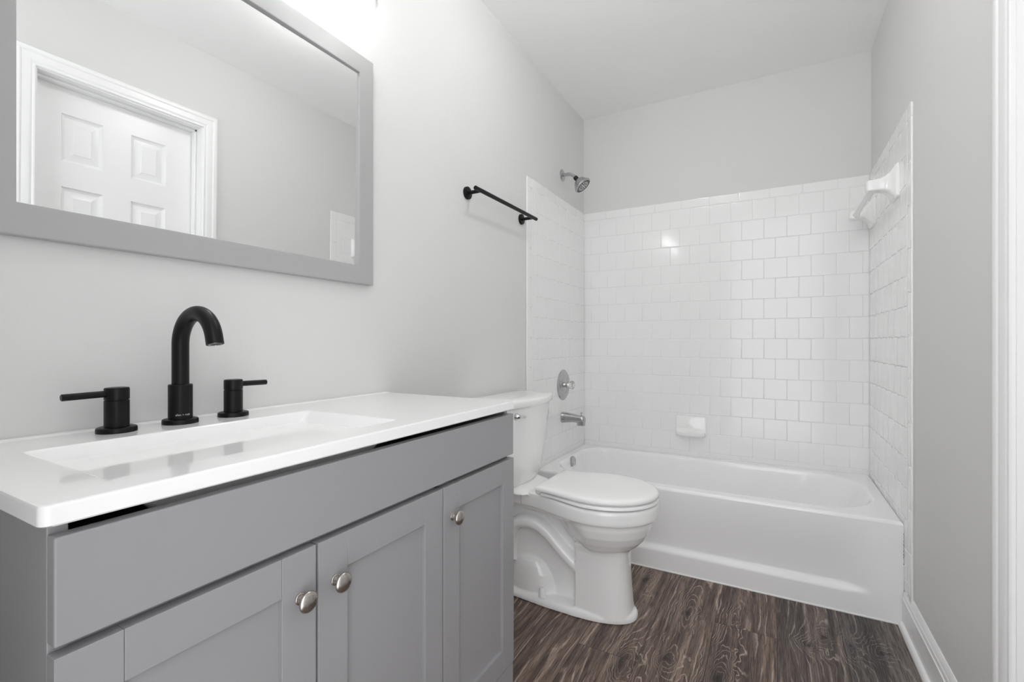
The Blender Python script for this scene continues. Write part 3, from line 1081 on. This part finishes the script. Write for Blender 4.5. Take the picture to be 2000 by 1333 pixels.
def vanity_top():
    root = thing('sink_countertop', 'white vanity countertop with a moulded rectangular sink basin', 'countertop', (0.235, -2.27, 0.855))
    x0, x1, y0, y1 = 0.001, 0.4712, -2.7440, -1.7967
    zb, zt = 0.8555, 0.8778
    bm = bmesh.new()
    n = 6
    def o(i, z):
        return rrect(x0 + (0 if i < 0.02 else 0), x1 - i, y0 + i, y1 - i, (0.004, 0.002, 0.002, 0.009), z, n)
    def b_(i, z, r, l=0.0, rt=0.0, f=0.0):
        return rrect(0.137 + i, 0.412 - i - f, -2.668 + i + l, -2.190 - i - rt, r, z, n)
    loops = [o(0.002, zb), o(0.0, zb + 0.002), o(0.0, zt - 0.004), o(0.0012, zt - 0.0012), o(0.004, zt),
             b_(-0.003, zt, 0.012), b_(-0.001, zt - 0.0008, 0.011), b_(0.0015, zt - 0.004, 0.010),
             b_(0.005, zt - 0.020, 0.009, 0.012, 0.012), b_(0.012, zt - 0.050, 0.009, 0.034, 0.034), b_(0.020, zt - 0.082, 0.010, 0.058, 0.058), b_(0.027, zt - 0.100, 0.012, 0.070, 0.070),
             b_(0.040, zt - 0.115, 0.018, 0.080, 0.080), b_(0.062, zt - 0.124, 0.02, 0.095, 0.095), b_(0.10, zt - 0.128, 0.02, 0.12, 0.12)]
    loft(bm, loops, cap0=True)
    # low back lip against the wall
    prof = [(x0, zt - 0.002), (x0, zt + 0.0022), (0.010, zt + 0.0020), (0.018, zt + 0.0008), (0.026, zt - 0.0005)]
    loft(bm, [[Vector((a, y, z)) for a, z in prof] for y in (y0 + 0.002, y1 - 0.002)])
    obj('countertop', bm, 'top', root, angle=40, wn=True)
    dr = lathe(bmesh.new(), [(0, 0.030), (0.003, 0.030), (0.004, 0.026), (0.003, 0.022), (0.006, 0.020), (0.008, 0.006)], (0.275, -2.4245, zt - 0.1282), (0, 0, 1), 28)
    obj('drain', dr, 'black', root)


vanity_top()


ZD = 0.8778


def faucet_spout():
    x, y = 0.064, -2.4245
    root = thing('faucet_spout', 'tall black gooseneck faucet spout between the two lever handles', 'faucet', (x, y, ZD))
    obj('base_flange', lathe(bmesh.new(), [(0, 0.0305), (0.0065, 0.0305), (0.0085, 0.0295), (0.0095, 0.027), (0.0095, 0.018)], (x, y, ZD), (0, 0, 1), 48), 'black', root)
    obj('sleeve', lathe(bmesh.new(), [(0.008, 0.0205), (0.0752, 0.0205), (0.0766, 0.0195), (0.0768, 0.014)], (x, y, ZD), (0, 0, 1), 48), 'black', root)
    r = 0.0595
    zc = 1.0325
    path = [Vector((x, y, ZD + 0.07)), Vector((x, y, 0.98)), Vector((x, y, 1.01))]
    path += [Vector((x + r - r * math.cos(math.radians(a)), y, zc + r * math.sin(math.radians(a)))) for a in range(0, 171, 6)]
    path.append(path[-1] + (path[-1] - path[-2]).normalized() * 0.012)
    nk = obj('gooseneck', tube(bmesh.new(), path, 0.0147, 32), 'black', root, angle=50)
    d = (path[-1] - path[-2]).normalized()
    obj('aerator', lathe(bmesh.new(), [(-0.004, 0.0115), (0.0008, 0.0115), (0.0008, 0.009), (-0.001, 0.0085)], path[-1], d, 28), 'steel', nk)
    # tiny printed maker's lettering on the front of the sleeve
    cu = bpy.data.curves.new('t', 'FONT')
    cu.body = 'allen + roth'
    cu.size = 0.0052
    cu.align_x = 'CENTER'
    cu.extrude = 0.0001
    tmp = bpy.data.objects.new('t', cu)
    C.objects.link(tmp)
    dg = bpy.context.evaluated_depsgraph_get()
    me = bpy.data.meshes.new_from_object(tmp.evaluated_get(dg))
    bpy.data.objects.remove(tmp)
    a0 = math.radians(-14)
    for v in me.vertices:
        a = a0 + v.co.x / 0.0205
        rr = 0.0207 + v.co.z
        v.co = Vector((x + rr * math.cos(a), y + rr * math.sin(a), ZD + 0.0165 + v.co.y))
    me.materials.clear()
    me.materials.append(M['letter'])
    me.name = 'lettering'
    lo = bpy.data.objects.new('lettering', me)
    C.objects.link(lo)
    lo.parent = root
    lo.matrix_parent_inverse = Matrix.Translation(root.location).inverted()
    lo['label'] = 'tiny grey maker lettering'


faucet_spout()


def faucet_handle(y, s, label):
    x = 0.064
    root = thing('sink_tap', label, 'faucet handle', (x, y, ZD), 'lever handles beside the sink spout')
    obj('base_flange', lathe(bmesh.new(), [(0, 0.0295), (0.0065, 0.0295), (0.0085, 0.0285), (0.0095, 0.026), (0.0095, 0.016)], (x, y, ZD), (0, 0, 1), 48), 'black', root)
    obj('body', lathe(bmesh.new(), [(0.008, 0.0182), (0.0555, 0.0182), (0.0563, 0.0172), (0.0575, 0.0172), (0.0583, 0.0182), (0.0765, 0.0182), (0.0785, 0.0172), (0.0790, 0.0150)], (x, y, ZD), (0, 0, 1), 48), 'black', root)
    p0 = Vector((x, y + s * 0.012, ZD + 0.0685))
    p1 = Vector((x, y + s * 0.0755, ZD + 0.0675))
    lv = lathe(bmesh.new(), [(0, 0.0058), ((p1 - p0).length - 0.001, 0.0058), ((p1 - p0).length, 0.0048)], p0, p1 - p0, 24)
    obj('lever', lv, 'black', root)


faucet_handle(-2.5275, -1, 'black faucet handle with its lever pointing away from the bathtub')
faucet_handle(-2.3205, 1, 'black faucet handle with its lever pointing toward the toilet')


# ------------------------------------------------------------------ mirror and vanity light
def wall_mirror():
    y0, y1, z0, z1 = -2.697, -1.869, 1.2105, 1.8880
    root = thing('wall_mirror', 'large grey framed mirror on the wall over the sink', 'mirror', (0, -2.283, 1.549))
    fw = 0.0535
    prof = [(0.0, 0.0), (0.0, 0.0185), (0.0012, 0.0198), (0.003, 0.0202), (fw - 0.002, 0.0202), (fw, 0.0190), (fw, 0.0), (0.004, 0.0)]
    bm = bmesh.new()
    n = len(prof)
    for d in range(4):
        lp = []
        for (ww, t) in prof:
            c = [(y0 + ww, z0 + ww), (y1 - ww, z0 + ww), (y1 - ww, z1 - ww), (y0 + ww, z1 - ww)]
            lp.append((Vector((t + 0.0005, *c[d])), Vector((t + 0.0005, *c[(d + 1) % 4]))))
        for (a, b_), (c_, e) in zip(lp, lp[1:]):
            bm.faces.new([bm.verts.new(p) for p in (a, b_, e, c_)])
    bmesh.ops.remove_doubles(bm, verts=bm.verts[:], dist=1e-6)
    obj('frame', bm, 'frame', root, angle=35, wn=True)
    g = bmesh.new()
    za, zb = z0 + fw, z1 - fw
    ya, yb = y0 + fw, y1 - fw
    # the glass sits very slightly out of square in its rebate
    def gx(y, z):
        return 0.0080 + 0.0085 * (y + 2.283) + 0.011 * (z - 1.549)
    lo = [Vector((gx(y, z), y, z)) for y, z in ((ya, za), (yb, za), (yb, zb), (ya, zb))]
    loft(g, [[Vector((p.x - 0.001, p.y, p.z)) for p in lo], lo])
    obj('mirror_glass', g, 'mirror', root, smooth=False)


wall_mirror()


def vanity_light():
    yc, zc = -2.283, 2.165
    root = thing('vanity_light', 'clear glass vanity light mounted over the grey framed mirror', 'wall light', (0, yc, zc))
    obj('back_plate', BX(0.0, 0.022, yc - 0.33, yc + 0.33, zc - 0.05, zc + 0.05, bev=0.004, seg=3), 'nickel', root)
    for dy in (-0.247, 0.0, 0.247):
        y = yc + dy
        xs = 0.126
        obj('arm', tube(bmesh.new(), [(0.02, y, zc), (0.07, y, zc + 0.008), (0.11, y, zc + 0.010), (0.13, y, zc + 0.004), (xs, y, zc - 0.010), (xs, y, zc - 0.03)], 0.008, 14), 'nickel', root)
        obj('socket_cup', lathe(bmesh.new(), [(0, 0.012), (0.004, 0.022), (0.03, 0.024), (0.034, 0.022)], (xs, y, zc - 0.022), (0, 0, -1), 28), 'nickel', root)
        z0 = zc - 0.052
        gl_ = [(0.0, 0.026), (0.010, 0.032), (0.035, 0.040), (0.075, 0.046), (0.12, 0.0495), (0.150, 0.053), (0.168, 0.056), (0.174, 0.0565)]
        bm = bmesh.new()
        loops = []
        for d, r in gl_ + [(d - 0.0003, r - 0.0022) for d, r in gl_[::-1]]:
            loops.append([Vector((xs + r * math.cos(2 * PI * k / 40), y + r * math.sin(2 * PI * k / 40), z0 - d)) for k in range(40)])
        loops.append(loops[0])
        loft(bm, loops, False, False)
        bmesh.ops.remove_doubles(bm, verts=bm.verts[:], dist=1e-6)
        obj('glass_shade', bm, 'glass', root, angle=60)
        bl = lathe(bmesh.new(), [(0.0, 0.013), (0.02, 0.014), (0.035, 0.021), (0.055, 0.029), (0.072, 0.030), (0.088, 0.025), (0.098, 0.014), (0.101, 0.0)], (xs, y, z0 - 0.002), (0, 0, -1), 28)
        obj('bulb', bl, 'bulb', root)


vanity_light()


def ceiling_fill_light():  # out-of-view globe lamp, added to brighten the whole room
    x, y = 0.68, -1.50
    root = thing('ceiling_fill_light', 'added white globe fill light below the ceiling, out of view', 'ceiling light', (x, y, H))
    obj('housing', lathe(bmesh.new(), [(0, 0.075), (0.012, 0.075), (0.018, 0.070), (0.022, 0.045), (0.040, 0.045), (0.042, 0.043)], (x, y, H), (0, 0, -1), 48), 'plastic', root)
    gz, gr = 0.066, 0.062
    prof = [(gz - gr * math.cos(a), gr * math.sin(a)) for a in [math.radians(32 + (180 - 32) * i / 20) for i in range(21)]]
    obj('globe', lathe(bmesh.new(), prof, (x, y, H), (0, 0, -1), 48), 'disc', root)


ceiling_fill_light()
